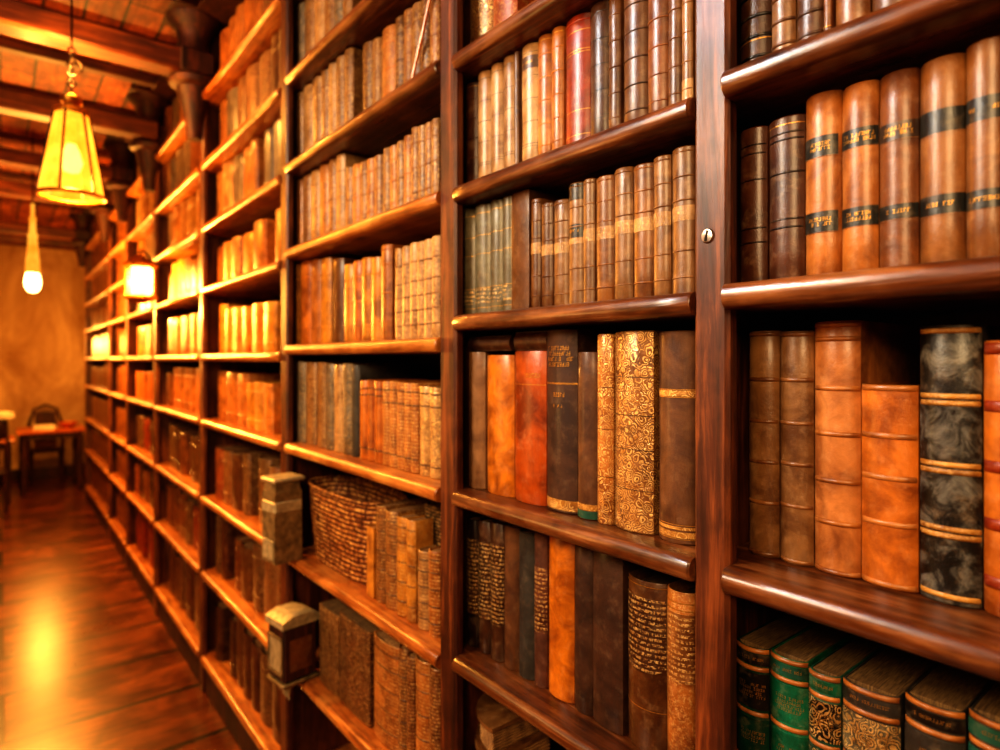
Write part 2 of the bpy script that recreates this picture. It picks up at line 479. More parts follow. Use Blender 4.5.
# ------------------------------------------------------------------ books
ORD = ['first', 'second', 'third', 'fourth', 'fifth', 'sixth', 'seventh', 'eighth', 'ninth', 'tenth', 'eleventh', 'twelfth', 'thirteenth',
       'fourteenth', 'fifteenth', 'sixteenth', 'seventeenth', 'eighteenth', 'nineteenth', 'twentieth', 'twenty-first', 'twenty-second', 'twenty-third', 'twenty-fourth']
NA = 10
def arc_pt(s, w, b, off=0.0):
    """point on the rounded spine, s in [-1,1] across it (near edge -1), local x into the shelf"""
    a = s * 1.15
    k = (1 - cos(a)) / (1 - cos(1.15))
    nx, ny = -cos(a * .9), sin(a * .9)
    yy = sin(a) / sin(1.15) * w / 2
    return (b * k + nx * off, yy + ny * off)
def binding_mb(w, h, d, b, wob=.0006, tc=.0028, edge=.0022):
    m = MB()
    S = [-1 + 2 * i / NA for i in range(NA + 1)]
    zs = [0, edge, h * .2, h * .4, h * .6, h * .8, h - edge, h]
    outer = [(d, -w / 2)] + [arc_pt(s, w, b) for s in S] + [(d, w / 2)]
    inner = [(d, -w / 2 + tc)] + [(arc_pt(s, w, b)[0] + tc, arc_pt(s, w, b)[1] * (1 - 2 * tc / w)) for s in S] + [(d, w / 2 - tc)]
    rings = []
    for k, z in enumerate(zs):
        q = edge * .55 if k in (0, len(zs) - 1) else 0
        dx = R.uniform(-wob, wob) if 0 < k < len(zs) - 1 else 0
        o = []
        for i, (x, y) in enumerate(outer):
            if 0 < i < len(outer) - 1: o.append((x + q + dx, y * (1 - 2 * q / w), z))
            else: o.append((x, y * (1 - q / w), z))
        inn = [(x + dx, y, z) for x, y in inner]
        rings.append(o + inn[::-1])
    n = len(rings[0]); L = len(outer)
    m.loft(rings, False, False)
    for base, zi in ((0, 0), ((len(zs) - 1) * n, 1)):
        for i in range(L - 1):
            a, c = base + i, base + i + 1
            m.f.append((a, c, base + n - 2 - i, base + n - 1 - i)); m.m.append(0)
    return m
def arc_strip(m, w, b, z0, z1, off, s0=-1, s1=1, n=10, low=None):
    vs = []; fs = []
    for i in range(n + 1):
        s = s0 + (s1 - s0) * i / n
        x, y = arc_pt(s, w, b, off)
        zl = z0 if low is None else z0 + low(2 * i / n - 1)
        vs += [(x, y, zl), (x, y, z1)]
        xb, yb = arc_pt(s, w, b, -.0002)
        vs += [(xb, yb, zl), (xb, yb, z1)]
    for i in range(n):
        a = i * 4
        fs += [(a, a + 4, a + 5, a + 1), (a + 1, a + 5, a + 7, a + 3), (a, a + 2, a + 6, a + 4)]
    fs += [(0, 1, 3, 2), (n * 4, n * 4 + 2, n * 4 + 3, n * 4 + 1)]
    return m.add(vs, fs)
def band_mb(m, w, b, z, r, proud=.0022, n=12, s0=-1, s1=1):
    rings = []
    for i in range(n + 1):
        s = s0 + (s1 - s0) * i / n
        rings.append([(*arc_pt(s, w, b, proud * (1 - .93 * s ** 6) * sin(pi * j / 6) - .0003), z + r * -cos(pi * j / 6)) for j in range(7)])
    return m.loft(rings, True, True)
def letters(m, w, b, z0, z1, s0, s1, rows, off=.0010, dens=.85, rnd=None, cap=.0065):
    """worn gold strokes in rows across the spine"""
    rnd = rnd or R
    def q(sa, sb, za, zb):
        p = [arc_pt(sa, w, b, off), arc_pt(sb, w, b, off)]
        p2 = [arc_pt(sa, w, b, 0), arc_pt(sb, w, b, 0)]
        m.add([(p[0][0], p[0][1], za), (p[1][0], p[1][1], za), (p[1][0], p[1][1], zb), (p[0][0], p[0][1], zb)], [(0, 1, 2, 3)])
    if (z1 - z0) / rows > cap:
        mid = (z0 + z1) / 2; z0, z1 = mid - cap / 2 * rows, mid + cap / 2 * rows
    hrow = (z1 - z0) / rows
    for r in range(rows):
        za = z1 - (r + 1) * hrow + hrow * .16; zb = z1 - r * hrow - hrow * .1
        ind = rnd.uniform(0, .18) * (s1 - s0)
        s = s0 + ind
        cw = (zb - za) * .62 / (w / 2) * 1.0
        while s + cw < s1 - ind:
            if rnd.random() < dens:
                t = cw * .2; th = (zb - za) * .16; e = s + cw * .75
                k = rnd.randrange(6)
                if k in (0, 1, 3, 5): q(s, s + t, za, zb)
                if k in (1, 2): q(e - t, e, za, zb)
                if k in (0, 2, 4): q(s, e, zb - th, zb)
                if k in (0, 3, 4, 5): q(s, e, za, za + th)
                if k in (1, 0, 5): q(s, e, (za + zb) / 2 - th / 2, (za + zb) / 2 + th / 2)
                if k == 4: q((s + e) / 2 - t / 2, (s + e) / 2 + t / 2, za, zb)
            s += cw
def dim(c, k): return (c[0] * k, c[1] * k, c[2] * k, 1)

NB = [0]
def book(y0, y1, z0, h, xs, st, label, group, d=None, name='antique_book', simple=False):
    """one book: y0 near edge, y1 far edge, z0 base above floor, xs spine plane, st style dict"""
    NB[0] += 1
    w = y1 - y0 - .0006
    d = d or min(BACKX - xs - .01, st.get('d', R.uniform(.15, .21)))
    b = st.get('b', min(.26 * w, .013))
    col = st['c']
    loc = (xs, (y0 + y1) / 2, z0)
    if simple:
        m = binding_mb(w, h, d, b, .0012)
        x0 = b + .004
        m.box(x0, d - .004, -w / 2 + .003, w / 2 - .003, .003, h - st.get('inset', .006), 1)
        for q in st.get('bands', []): band_mb(m, w, b, q * h, .003, .003, 8)
        o = m.build(name, [st.get('mat', 'leather'), st.get('page', 'page')], None, col, loc=loc)
        return tag(o, label, 'book', group)
    t = thing(name, loc, label, 'book', group)
    binding_mb(w, h, d, b).build('binding', st.get('mat', 'leather'), t, col)
    MB().bevbox(b + .0032, d - .004, -w / 2 + .0031, w / 2 - .0031, .002, h - st.get('inset', .004), .0008).build('page_block', st.get('page', 'page'), t)
    bc = st.get('bc', dim(col, 1.25)); br = st.get('br', .0024)
    for q in st.get('bands', []):
        m = MB(); band_mb(m, w, b, q * h, br, st.get('proud', .0022))
        m.build('spine_band', st.get('bmat', 'leather'), t, bc)
    if st.get('lines'):
        for q in st['lines']:
            arc_strip(MB(), w, b, q * h - .0006, q * h + .0006, .0005).build('tooled_line', 'gold' if st.get('lgold', True) else 'leather', t, st.get('lc', dim(col, .3)))
    for (a, c, lc, rows, *sx) in st.get('labels', []):
        s0, s1 = sx if sx else (-.93, .93)
        m = MB(); arc_strip(m, w, b, a * h, c * h, .0007, s0, s1)
        lo = m.build('title_label', st.get('labmat', 'leather'), t, lc)
        lo['label'] = 'dark title label' if lc[0] < .1 else 'pale title label'
        if rows:
            m = MB(); letters(m, w, b, (a + (c - a) * .16) * h, (c - (c - a) * .16) * h, s0 * .86, s1 * .86, rows, .0011)
            if m.v: m.build('gold_lettering', 'gold', lo, smooth=0)
            for zz in (a, c):
                arc_strip(MB(), w, b, zz * h - .0004, zz * h + .0004, .0009, s0, s1).build('gold_border', 'leather', lo, C['dtan'])
    for (a, c, s0, s1, rows) in st.get('text', []):
        m = MB(); letters(m, w, b, a * h, c * h, s0, s1, rows, .0006, .92, None, st.get('cap', .0058))
        if m.v: m.build('gold_lettering', 'gold', t, smooth=0)
    for (a, c, mt, mc) in st.get('panels', []):
        m = MB(); arc_strip(m, w, b, a * h, c * h, .0006)
        m.build('spine_panel', mt, t, mc)
    for (a, c, mt, mc, dip) in st.get('plates', []):
        m = MB(); arc_strip(m, w, b, a * h, c * h, .0007, -.97, .97, 16, low=lambda u: dip * h * (u * u))
        m.build('ornament_plate', mt, t, mc)
    return t

C = {k: lin(v) for k, v in dict(tan='#ae6e30', dtan='#8a5a2c', brown='#66401f', dbrown='#4a2c18', vdark='#2a1710', orange='#bf7024', borange='#cc7a1c',
     redor='#a84c0c', red='#8c300e', cream='#ae8657', pale='#c29c68', olive='#6e6750', grey='#6a6154', black='#17130f', green='#137252', dgreen='#0e3a2a',
     teal='#245848', purple='#6a4230', mahog='#563019', gold='#c08a3c', slate='#3e3a34', lbrown='#876038', rust='#7e4c24', yellow='#c98a30').items()}
BLACKLAB = lin('#15130d')

def S(c, **k): return dict(c=C[c] if isinstance(c, str) else c, **k)
def banded(c, n=5, lo=.16, hi=.84, **k):
    return S(c, bands=[lo + (hi - lo) * i / (n - 1) for i in range(n)], **k)

def row(bay, lev, xs, phrase, items, group, simple=False, name='antique_book'):
    """items: (px_left, px_right, py_top, description, style)"""
    z0 = ZE + LEV[bay][lev] + .0006
    for i, (a, c, top, desc, st) in enumerate(items):
        X = xs + st.get('dx', 0) + .003
        k = ORDER.index(bay)
        y1, y0 = min(wy(a, X), POSTS[k + 1][1] - PAN - .003), max(wy(c, X), POSTS[k][1] + .003)
        h = min(wz((a + c) / 2, top, X) - z0, LEV[bay][lev - 1] - LEV[bay][lev] - TCK - .006)
        book(y0, y1, z0, h, xs + st.get('dx', 0), st, f'{desc}, {ORD[i]} from left on {phrase}', group, simple=simple, name=name)

# ---- nearest bay
lab2 = dict(labels=[(.725, .80, BLACKLAB, 2), (.30, .37, BLACKLAB, 2)])
row(3, 3, .835, 'top visible shelf, nearest bay', [
    (737, 769, -42, 'dark brown ribbed leather book', banded('dbrown', 5, bc=C['black'], lines=[.08, .3])),
    (769.5, 794, -70, 'brown ribbed leather book', banded('lbrown', 5, bc=C['brown'])),
    (794.5, 823, -75, 'chestnut ribbed leather book', banded('brown', 5, bc=C['dbrown'], lines=[.12])),
    (823.5, 832, -60, 'thin reddish brown leather book', S('rust', lines=[.1, .2])),
    (832.5, 868, -100, 'plain tan brown leather book', S('dtan')),
    (869, 912, -110, 'dark tan leather book', S('brown'))], 'books on the top visible shelf of the nearest bay')
dbl = dict(lines=[.97, .90, .885, .82, .67, .655, .36, .345, .27, .255], lgold=False)
row(3, 4, .845, 'second visible shelf, nearest bay', [
    (737.5, 765, 128, 'short dark brown leather book', S('mahog', bands=[.885, .83, .665, .36, .27], br=.0013, proud=.0013, bc=C['vdark'])),
    (765.5, 802, 117, 'dark chestnut leather book', S('mahog', bands=[.9, .86, .66, .38, .33], br=.0015, proud=.0014, bc=C['vdark'], lines=[.95])),
    (802.5, 839, 93, 'tan leather book with two black labels', S('tan', labels=[(.655, .765, BLACKLAB, 2, -.8, .93), (.25, .36, BLACKLAB, 2, -.8, .93)])),
    (839.5, 876.5, 83, 'tan leather book with gold-lettered black bands', S('tan', labels=[(.665, .765, BLACKLAB, 2, -.97, .97), (.255, .355, BLACKLAB, 2, -.97, .97)])),
    (877, 917, 71, 'chestnut book with two dark bands', S('rust', labels=[(.655, .745, lin('#3a2312'), 2, -.97, .97), (.26, .335, BLACKLAB, 1, -.97, .97)])),
    (917.5, 964, 57, 'broad tan book with two black bands', S('dtan', labels=[(.64, .75, BLACKLAB, 0, -.97, .97), (.25, .345, BLACKLAB, 1, -.97, .97)])),
    (964.5, 1006, 39, 'tall brown book with black bands', S('dtan', labels=[(.635, .745, BLACKLAB, 1, -.97, .97), (.24, .33, BLACKLAB, 1, -.97, .97)]))],
    'books on the second visible shelf of the nearest bay')
row(3, 5, .872, 'third visible shelf, nearest bay', [
    (746, 776.5, 331, 'brown leather book with raised ribs', S('lbrown', bands=[.985, .785, .60, .42, .24, .015], bc=C['dtan'], br=.003)),
    (777, 811, 331, 'brown five-ribbed leather book', S('lbrown', bands=[.985, .79, .605, .43, .25, .015], bc=C['dtan'], br=.003)),
    (811.5, 858, 321, 'tall tan leather book with glossy ribs', S(lin('#b87840'), bands=[.985, .93, .735, .555, .37, .205, .012], bc=C['tan'], br=.0034, proud=.003, d=.235, page='page_dark')),
    (858.5, 916, 385, 'short orange leather book with ribs', S('orange', bands=[.985, .75, .545, .32, .02], bc=C['tan'], br=.004, proud=.003, panels=[])),
    (917, 980, 325, 'black leather book with gilt ribs', S('black', bands=[.98, .745, .72, .50, .475, .27, .245, .03], bc=C['gold'], bmat='speck', br=.0034, proud=.0026, mat='marble')),
    (981, 1040, 340, 'orange book with red ribs', S('orange', bands=[.97, .76, .54, .33, .12], bc=lin('#8a3410'), br=.007, proud=.003))],
    'books on the third visible shelf of the nearest bay')
gb = dict(bc=C['tan'], br=.0036, proud=.0028, page='page_dark', inset=.0004)
def greenie(c, panel, pm='rows', lab='black'):
    return S(c, bands=[.985, .875, .60, .30], panels=[(.63, .85, pm, C[panel]), (.34, .57, 'leather' if pm == 'rows' else pm, C[c]), (.90, .965, 'leather', C[lab])],
             text=[(.915, .955, -.7, .7, 1), (.65, .83, -.8, .6, 4), (.38, .54, -.8, .5, 3)], **gb)
row(3, 6, .865, 'lowest visible shelf, nearest bay', [
    (733, 766, 646, 'black and green book with tan ribs', greenie('dgreen', 'black', 'leather')),
    (767, 805.5, 658, 'bright green leather book', greenie('green', 'green', 'leather', 'teal')),
    (806.5, 838.5, 674, 'dark green book with gilt panel', greenie('teal', 'black', 'dense', 'green')),
    (839.5, 897.5, 690, 'broad grey green book with gilt ornament', greenie('slate', 'olive', 'dense', 'slate')),
    (902, 963, 705, 'broad dark slate book with orange ribs', greenie('slate', 'slate', 'leather', 'black')),
    (966, 1030, 722, 'dark green gilt book at frame edge', greenie('slate', 'teal', 'leather', 'teal'))],
    'books on the lowest visible shelf of the nearest bay')

# ---- second bay
row(2, 2, .86, 'top visible shelf, second bay', [
    (467, 489, -30, 'ornate reddish brown leather book', S('rust', mat='dense', lines=[.06, .12])),
    (489.5, 514, -40, 'ornate rust leather book', S('redor', mat='speck', lines=[.06]))], 'books on the top visible shelf of the second bay')
def rib(c, **k): return S(c, bands=[.14, .31, .49, .67, .85], br=.0016, proud=.0016, lines=[.04, .96], **k)
def lineb(c, **k): return S(c, lines=[.05, .18, .2, .38, .56, .74, .93], lgold=False, **k)
row(2, 3, .842, 'second visible shelf, second bay', [
    (458, 475, 70, 'dim brown ribbed book in corner', rib('mahog', dx=.012)),
    (475.5, 488.5, 65, 'cream leather book with thin bands', lineb('cream')),
    (489, 501, 58, 'tan and cream leather book', lineb('cream')),
    (501.5, 513.5, 51, 'pale tan leather book with lines', lineb('cream')),
    (514, 518.5, 46, 'very thin brown book', S('brown')),
    (519, 535.5, 38, 'glossy pale brown leather book', lineb('pale', labels=[(.80, .90, lin('#5a3a20'), 1)])),
    (536, 549.5, 29, 'orange tan ribbed leather book', rib('tan')),
    (550, 562, 18, 'orange tan slim leather book', rib('tan')),
    (562.5, 587, 0, 'bright red leather book', S('red', lines=[.12, .3, .72, .74, .88], lc=C['orange'], bands=[.06, .95], br=.002)),
    (587.5, 607, -10, 'dark brown leather book', lineb('dbrown')),
    (607.5, 619.5, -20, 'slim brown ribbed book', rib('brown')),
    (620, 644.5, -30, 'broad reddish brown ribbed book', rib('brown', bc=C['dbrown'])),
    (645, 666.5, -45, 'reddish tan ribbed leather book', rib('rust')),
    (667, 680.5, -50, 'slim brown lined leather book', rib('brown')),
    (681, 692.5, -58, 'pale brown book with cream foot', rib('lbrown', panels=[(.02, .2, 'speck', C['cream'])]))],
    'books on the second visible shelf of the second bay')
grn = lambda: S('olive', lines=[.06, .14, .24, .55, .72, .92], lgold=True, panels=[(.10, .23, 'rows', C['olive'])])
rb2 = lambda c, **k: S(c, bands=[.12, .30, .64, .80, .965], br=.0015, proud=.0017, panels=[(.5, .6, 'speck', C['cream'])], **k)
row(2, 4, .838, 'third visible shelf, second bay', [
    (457, 472, 202, 'grey olive leather book', grn()),
    (472.5, 487.5, 199, 'olive grey leather book', grn()),
    (488, 500.5, 195, 'dark olive book with gold foot', grn()),
    (501, 511.5, 191, 'slim olive leather book', grn()),
    (512, 529.5, 190, 'brown slipcase-like box book', S('brown', b=.002, d=.2)),
    (530, 539.5, 199, 'slim tan brown book', rb2('brown')),
    (540, 551.5, 203, 'short brown leather book', rb2('brown')),
    (552, 566.5, 200, 'brown book with cream panel', rb2('lbrown')),
    (567, 581.5, 183, 'brown book with black head', rb2('lbrown', labels=[(.86, .99, C['black'], 0, -1, 1), (.55, .66, C['black'], 1)])),
    (582, 593.5, 179, 'slim tan leather book', rb2('lbrown')),
    (594, 611.5, 176, 'tan ribbed book with cream label', rb2('dtan')),
    (612, 630.5, 168, 'tan ribbed book with worn head', rb2('lbrown')),
    (631, 651, 164, 'tan brown ribbed book', rb2('dtan')),
    (651.5, 669, 156, 'brown ribbed book with gilt foot', rb2('lbrown')),
    (669.5, 692, 147, 'broad tan book beside dark post', rb2('lbrown'))],
    'books on the third visible shelf of the second bay')
row(2, 5, .838, 'fourth visible shelf, second bay', [
    (466, 482, 352, 'brown cloth book', S('lbrown', mat='cloth', dx=.004)),
    (484, 511, 355, 'plain orange leather book', S('borange', mat='leather', dx=.002)),
    (511.5, 543, 351, 'glowing red-orange book with gilt title', S('redor', text=[(.8, .88, -.7, .1, 2)], lines=[.78])),
    (543.5, 574, 329, 'tall dark brown book with gold title', S('dbrown', mat='cloth', cap=.0105, text=[(.76, .94, -.8, .75, 4), (.62, .66, -.5, .4, 1), (.57, .59, -.3, .3, 1)], lines=[.70, .705],
        panels=[(.015, .07, 'dense', C['gold'])])),
    (574.5, 594.5, 352, 'brown book with gold and green foot', S('brown', mat='cloth', panels=[(.055, .09, 'dense', C['gold']), (.005, .05, 'leather', C['teal'])])),
    (595, 611, 334, 'narrow gilt ornate book', S('tan', mat='dense', lines=[.72, .5, .25], lgold=False)),
    (611.5, 650, 331, 'broad gilt ornate book', S('dtan', mat='dense', lines=[.77, .58, .41, .21], lgold=False, d=.2)),
    (653, 692, 331, 'large brown book with gold bands', S('brown', mat='cloth', b=.02, panels=[(.03, .058, 'dense', C['gold']), (.068, .082, 'dense', C['gold']), (.692, .72, 'dense', C['gold'])], lines=[.688, .724, .025, .09]))],
    'books on the fourth visible shelf of the second bay')
def flat_book(x, ya, yb_, z, th, label, col):
    t = thing('flat_book', (x, (ya + yb_) / 2, z), label, 'book')
    w = (yb_ - ya) / 2; c = .003
    MB().bevbox(.004, .2, -w, w, .0, c, .001).build('cover', 'leather', t, col)
    MB().bevbox(.004, .2, -w, w, th - c, th, .001).build('cover', 'leather', t, col)
    MB().loft([[(.0045 - .006 * sin(pi * q / 6), y, c + .0002 + (th - 2 * c - .0004) * q / 6) for q in range(7)] + [(.012, y, th - c - .0002), (.012, y, c + .0002)] for y in (-w, w)]).build('spine', 'leather', t, col)
    MB().bevbox(.0125, .196, -w + .002, w - .002, c + .0002, th - c - .0002, .001).build('page_block', 'page_dark', t)
flat_book(.846, wy(508, .842), wy(467, .842), max(wz(474.5, 352, .853), wz(497, 355, .843)) + .001, .034, 'dark book lying flat on top of the brown and orange books, second bay', C['dbrown'])
flat_book(.852, wy(543, .842), wy(510.5, .842), wz(527, 351, .841) + .001, .040, 'dark book lying flat on top of the glowing red-orange book, second bay', C['mahog'])
tb = lambda c, **k: S(c, panels=[(.26, .85, 'rows', C['dbrown'])], **k)
row(2, 6, .855, 'fifth visible shelf, second bay', [
    (464.5, 476, 519, 'dim dark book with gilt lettering', tb('vdark')),
    (476.5, 488, 521, 'dark book with gilt lettered spine', tb('dbrown')),
    (488.5, 501, 523, 'dark book with bright gilt spine', tb('dbrown')),
    (501.5, 516, 526, 'plain brown cloth book', S('brown', mat='cloth')),
    (516.5, 532, 532, 'dark grey brown cloth book', S('slate', mat='cloth')),
    (532.5, 545, 533, 'purple brown book with lettered panel', S('purple', mat='cloth', panels=[(.36, .78, 'rows', C['purple'])])),
    (545.5, 571, 536, 'bright orange leather book', S('borange')),
    (571.5, 591.5, 547, 'dark brown cloth book', S('dbrown', mat='cloth')),
    (592, 622, 553, 'broad dark brown cloth book', S('dbrown', mat='cloth', b=.006)),
    (623, 661.5, 580, 'tall dark book with gilt text plate', S('brown', b=.018, inset=.02, page='page_dark', lines=[.97, .25], plates=[(.46, .9, 'rows', C['dbrown'], .045)], mat='leather')),
    (662, 692, 591, 'golden tan book with worn text', S('tan', mat='speck', b=.018, inset=.02, page='page_dark', lines=[.94, .90], plates=[(.5, .88, 'rows', C['dtan'], 0)]))],
    'books on the fifth visible shelf of the second bay')

# ---- worn round-cornered volumes lying under the fifth shelf of the second bay
def round_pts(x0, x1, y0, y1, rl, n=12):
    pts = [(x0, y0 + .002), (x0 + .002, y0), (x1, y0), (x1, y1)]
    cx, cy = x0 + rl, y1 - rl
    for i in range(n + 1):
        a = pi / 2 + (pi / 2) * i / n
        pts.append((cx + rl * cos(a), cy + rl * sin(a)))
    return pts
zb = ZE + LEV[2][7] + .0006
for k, (hh, ins, lab) in enumerate([(.09, -.004, 'worn round-cornered volume at the bottom of the low stack'), (.08, .0, 'worn round-cornered volume in the middle of the low stack'),
                                    (.066, .004, 'worn round-cornered brown volume topping the low stack')]):
    t = thing('round_cornered_book', (.8265, 1.058, zb), lab + ' in second bay', 'book', 'round-cornered volumes stacked low in the second bay')
    def ringed(z0, z1, i, nm, mt, groove=0):
        rings = []
        nz = groove * 2 + 1 if groove else 1
        zs_ = [z0 + (z1 - z0) * q / nz for q in range(nz + 1)]
        for q, z in enumerate(zs_):
            gi = i + (.0022 if (groove and q % 2) else 0)
            rings.append([(x, y, z) for x, y in round_pts(gi + ins, .19 - gi, 0 + gi, .136 - gi, .118)])
        return MB().loft(rings).build(nm, mt, t, C['lbrown'])
    ringed(0, .009, 0, 'cover', 'leather'); ringed(.0092, hh - .0092, .006, 'page_block', 'page', 7); ringed(hh - .009, hh, 0, 'cover', 'leather')
    zb += hh + .0006

# ---- third bay
def split(a, c, t0, t1, n, desc, st, jit=.12):
    """n books between px a and c with tops running from t0 to t1"""
    w = [1 + R.uniform(-jit, jit) for _ in range(n)]; T = sum(w); out = []; x = a
    for i in range(n):
        x2 = x + (c - a) * w[i] / T
        ds = desc[i % len(desc)] if isinstance(desc, list) else desc
        ss = st(i) if callable(st) else st
        out.append((x + .15, x2 - .15, t0 + (t1 - t0) * (i + .5) / n + R.uniform(-1, 1), ds, ss)); x = x2
    return out
def alt(cols, **k): return lambda i: S(cols[i % len(cols)], bands=[.2, .5, .8], br=.002, proud=.002, **k)
X1 = .848
row(1, 1, X1, 'top visible shelf, third bay', split(293, 312, 8, -6, 2, 'grey brown worn book', alt(['grey', 'lbrown'], mat='speck')) +
    split(312.5, 322, -8, -12, 1, 'pale yellow speckled book', alt(['cream'], mat='speck')) + split(322.5, 350, -14, -36, 3, 'grey speckled worn book', alt(['lbrown', 'grey'], mat='speck')),
    'books on the top visible shelf of the third bay')
row(1, 2, X1, 'second visible shelf, third bay',
    split(293, 351, 80, 40, 7, ['tan grey worn book', 'pale brown speckled book'], alt(['lbrown', 'cream', 'lbrown'], mat='speck')) +
    split(361, 379, 46, 36, 2, 'dark brown worn book', alt(['brown', 'lbrown'], mat='speck')) + split(379.5, 393, 28, 26, 1, 'orange worn book', alt(['tan'], mat='speck')) +
    split(393.5, 437.5, 20, -14, 5, 'brown speckled worn book', alt(['brown', 'dtan', 'lbrown'], mat='speck')), 'books on the second visible shelf of the third bay')
row(1, 3, X1, 'third visible shelf, third bay',
    split(293, 343, 173, 151, 6, ['golden tan worn book', 'brown speckled book'], alt(['tan', 'dtan', 'cream'], mat='speck')) +
    split(344.5, 380.5, 168, 154, 5, 'golden brown speckled book', alt(['dtan', 'tan'], mat='speck')) +
    split(382, 410, 151, 134, 4, 'tan speckled book', alt(['lbrown', 'tan'], mat='speck')) + split(410.5, 437.5, 130, 117, 4, 'tan brown worn book', alt(['dtan', 'lbrown'], mat='speck')),
    'books on the third visible shelf of the third bay')
row(1, 4, X1, 'fourth visible shelf, third bay',
    split(289, 329, 262, 258, 4, 'golden orange ribbed book', alt(['yellow', 'orange', 'tan'])) + [(330, 341, 259, 'thin brown book seen edge-on', S('brown'))] +
    split(342.5, 379, 265, 255, 4, 'glowing amber ribbed book', alt(['yellow', 'orange', 'yellow'])) + [(379.5, 389, 245, 'tall amber ribbed book', S('tan', bands=[.2, .5, .8, .95]))] +
    split(394, 438.5, 249, 235, 6, 'silvery tan banded book', lambda i: S('cream', bands=[.15, .3, .45, .6, .8], br=.002, proud=.0015, bc=C['dtan'], mat='speck')),
    'books on the fourth visible shelf of the third bay')
row(1, 5, X1 - .004, 'fifth visible shelf, third bay',
    split(294, 314, 362, 362, 2, 'grey worn book', alt(['grey', 'lbrown'], mat='speck')) + split(315.5, 332, 362, 363, 2, 'grey brown worn book', alt(['lbrown', 'grey'], mat='speck')) +
    split(332.5, 350, 364, 364, 2, 'pale grey book', alt(['cream', 'grey'], mat='speck')) + [(350.5, 357, 365, 'slim black cloth book', S('slate', mat='cloth'))] +
    split(358.5, 381, 381, 380, 3, 'orange banded book', lambda i: S('orange', bands=[.15, .82, .9], br=.002, bc=C['dbrown'])) +
    split(381.5, 417, 381, 383, 5, 'gilt orange banded book', lambda i: S('tan', bands=[.15, .75, .9], br=.002, bc=C['brown'], mat='rows')) +
    split(417.5, 438.5, 386, 388, 2, 'pale gilt ornate book', lambda i: S('cream', bands=[.12, .78, .92], br=.002, bc=C['brown'], mat='dense')),
    'books on the fifth visible shelf of the third bay')
row(1, 6, .836, 'sixth visible shelf, third bay', [
    (367, 374, 527, 'pale yellow thin book', S('yellow', mat='cloth', b=.002)),
    (374.5, 383, 506, 'tall gilt lettered brown book', S('dtan', bands=[.15, .35, .55, .75, .9], br=.0016, proud=.0016, bc=C['dbrown'], mat='rows', page='page')),
    (383.5, 394.5, 511, 'gilt lettered chestnut book', S('dtan', bands=[.15, .35, .55, .75, .9], br=.0016, proud=.0016, bc=C['dbrown'], mat='rows')),
    (395, 404.5, 517, 'gilt lettered tan book', S('yellow', bands=[.15, .35, .55, .75, .9], br=.0016, proud=.0016, bc=C['dbrown'], mat='rows', d=.064)),
    (405, 413.5, 520, 'golden lettered tan book', S('yellow', bands=[.15, .35, .55, .75, .9], br=.0016, proud=.0016, bc=C['dbrown'], mat='speck', d=.064)),
    (416, 426, 551, 'short pale gilt brown book', S('cream', bands=[.15, .35, .55, .75, .9], br=.0016, proud=.0016, bc=C['dbrown'], mat='rows', d=.064)),
    (426.5, 437, 551, 'short golden brown book', S('tan', bands=[.15, .35, .55, .75, .9], br=.0016, proud=.0016, bc=C['dbrown'], mat='rows', d=.064))], 'books right of the basket on the sixth shelf of the third bay')
row(1, 6, .905, 'sixth shelf, third bay, behind shorter books', [(424, 448, 507, 'dark lattice-tooled book standing', S('vdark', mat='rows', b=.004))], 'books right of the basket on the sixth shelf of the third bay')
row(1, 7, .838, 'seventh visible shelf, third bay', [
    (318.5, 338, 610, 'thick fabric-covered brown volume', S('brown', mat='rows', b=.006, page='page_dark', inset=.0006, d=.2)),
    (338.5, 369, 622, 'thick checkered fabric volume', S('mahog', mat='rows', b=.006, page='page_dark', inset=.0006, d=.2)),
    (371, 396, 641, 'broad gilt speckled tan book', S('tan', bands=[.15, .35, .55, .75, .9], br=.0016, proud=.0016, bc=C['dbrown'], mat='rows')),
    (397, 405, 648, 'gilt brown ribbed book', S('dtan', bands=[.15, .35, .55, .75, .9], br=.0016, proud=.0016, bc=C['dbrown'], mat='rows')),
    (405.5, 412.5, 656, 'slim gilt chestnut book', S('rust', mat='rows')),
    (413, 427, 660, 'gilt speckled golden book', S('tan', bands=[.15, .35, .55, .75, .9], br=.0016, proud=.0016, bc=C['dbrown'], mat='rows')),
    (427.5, 437.5, 668, 'gilt brown book beside upright', S('rust', mat='rows'))], 'books on the seventh visible shelf of the third bay')

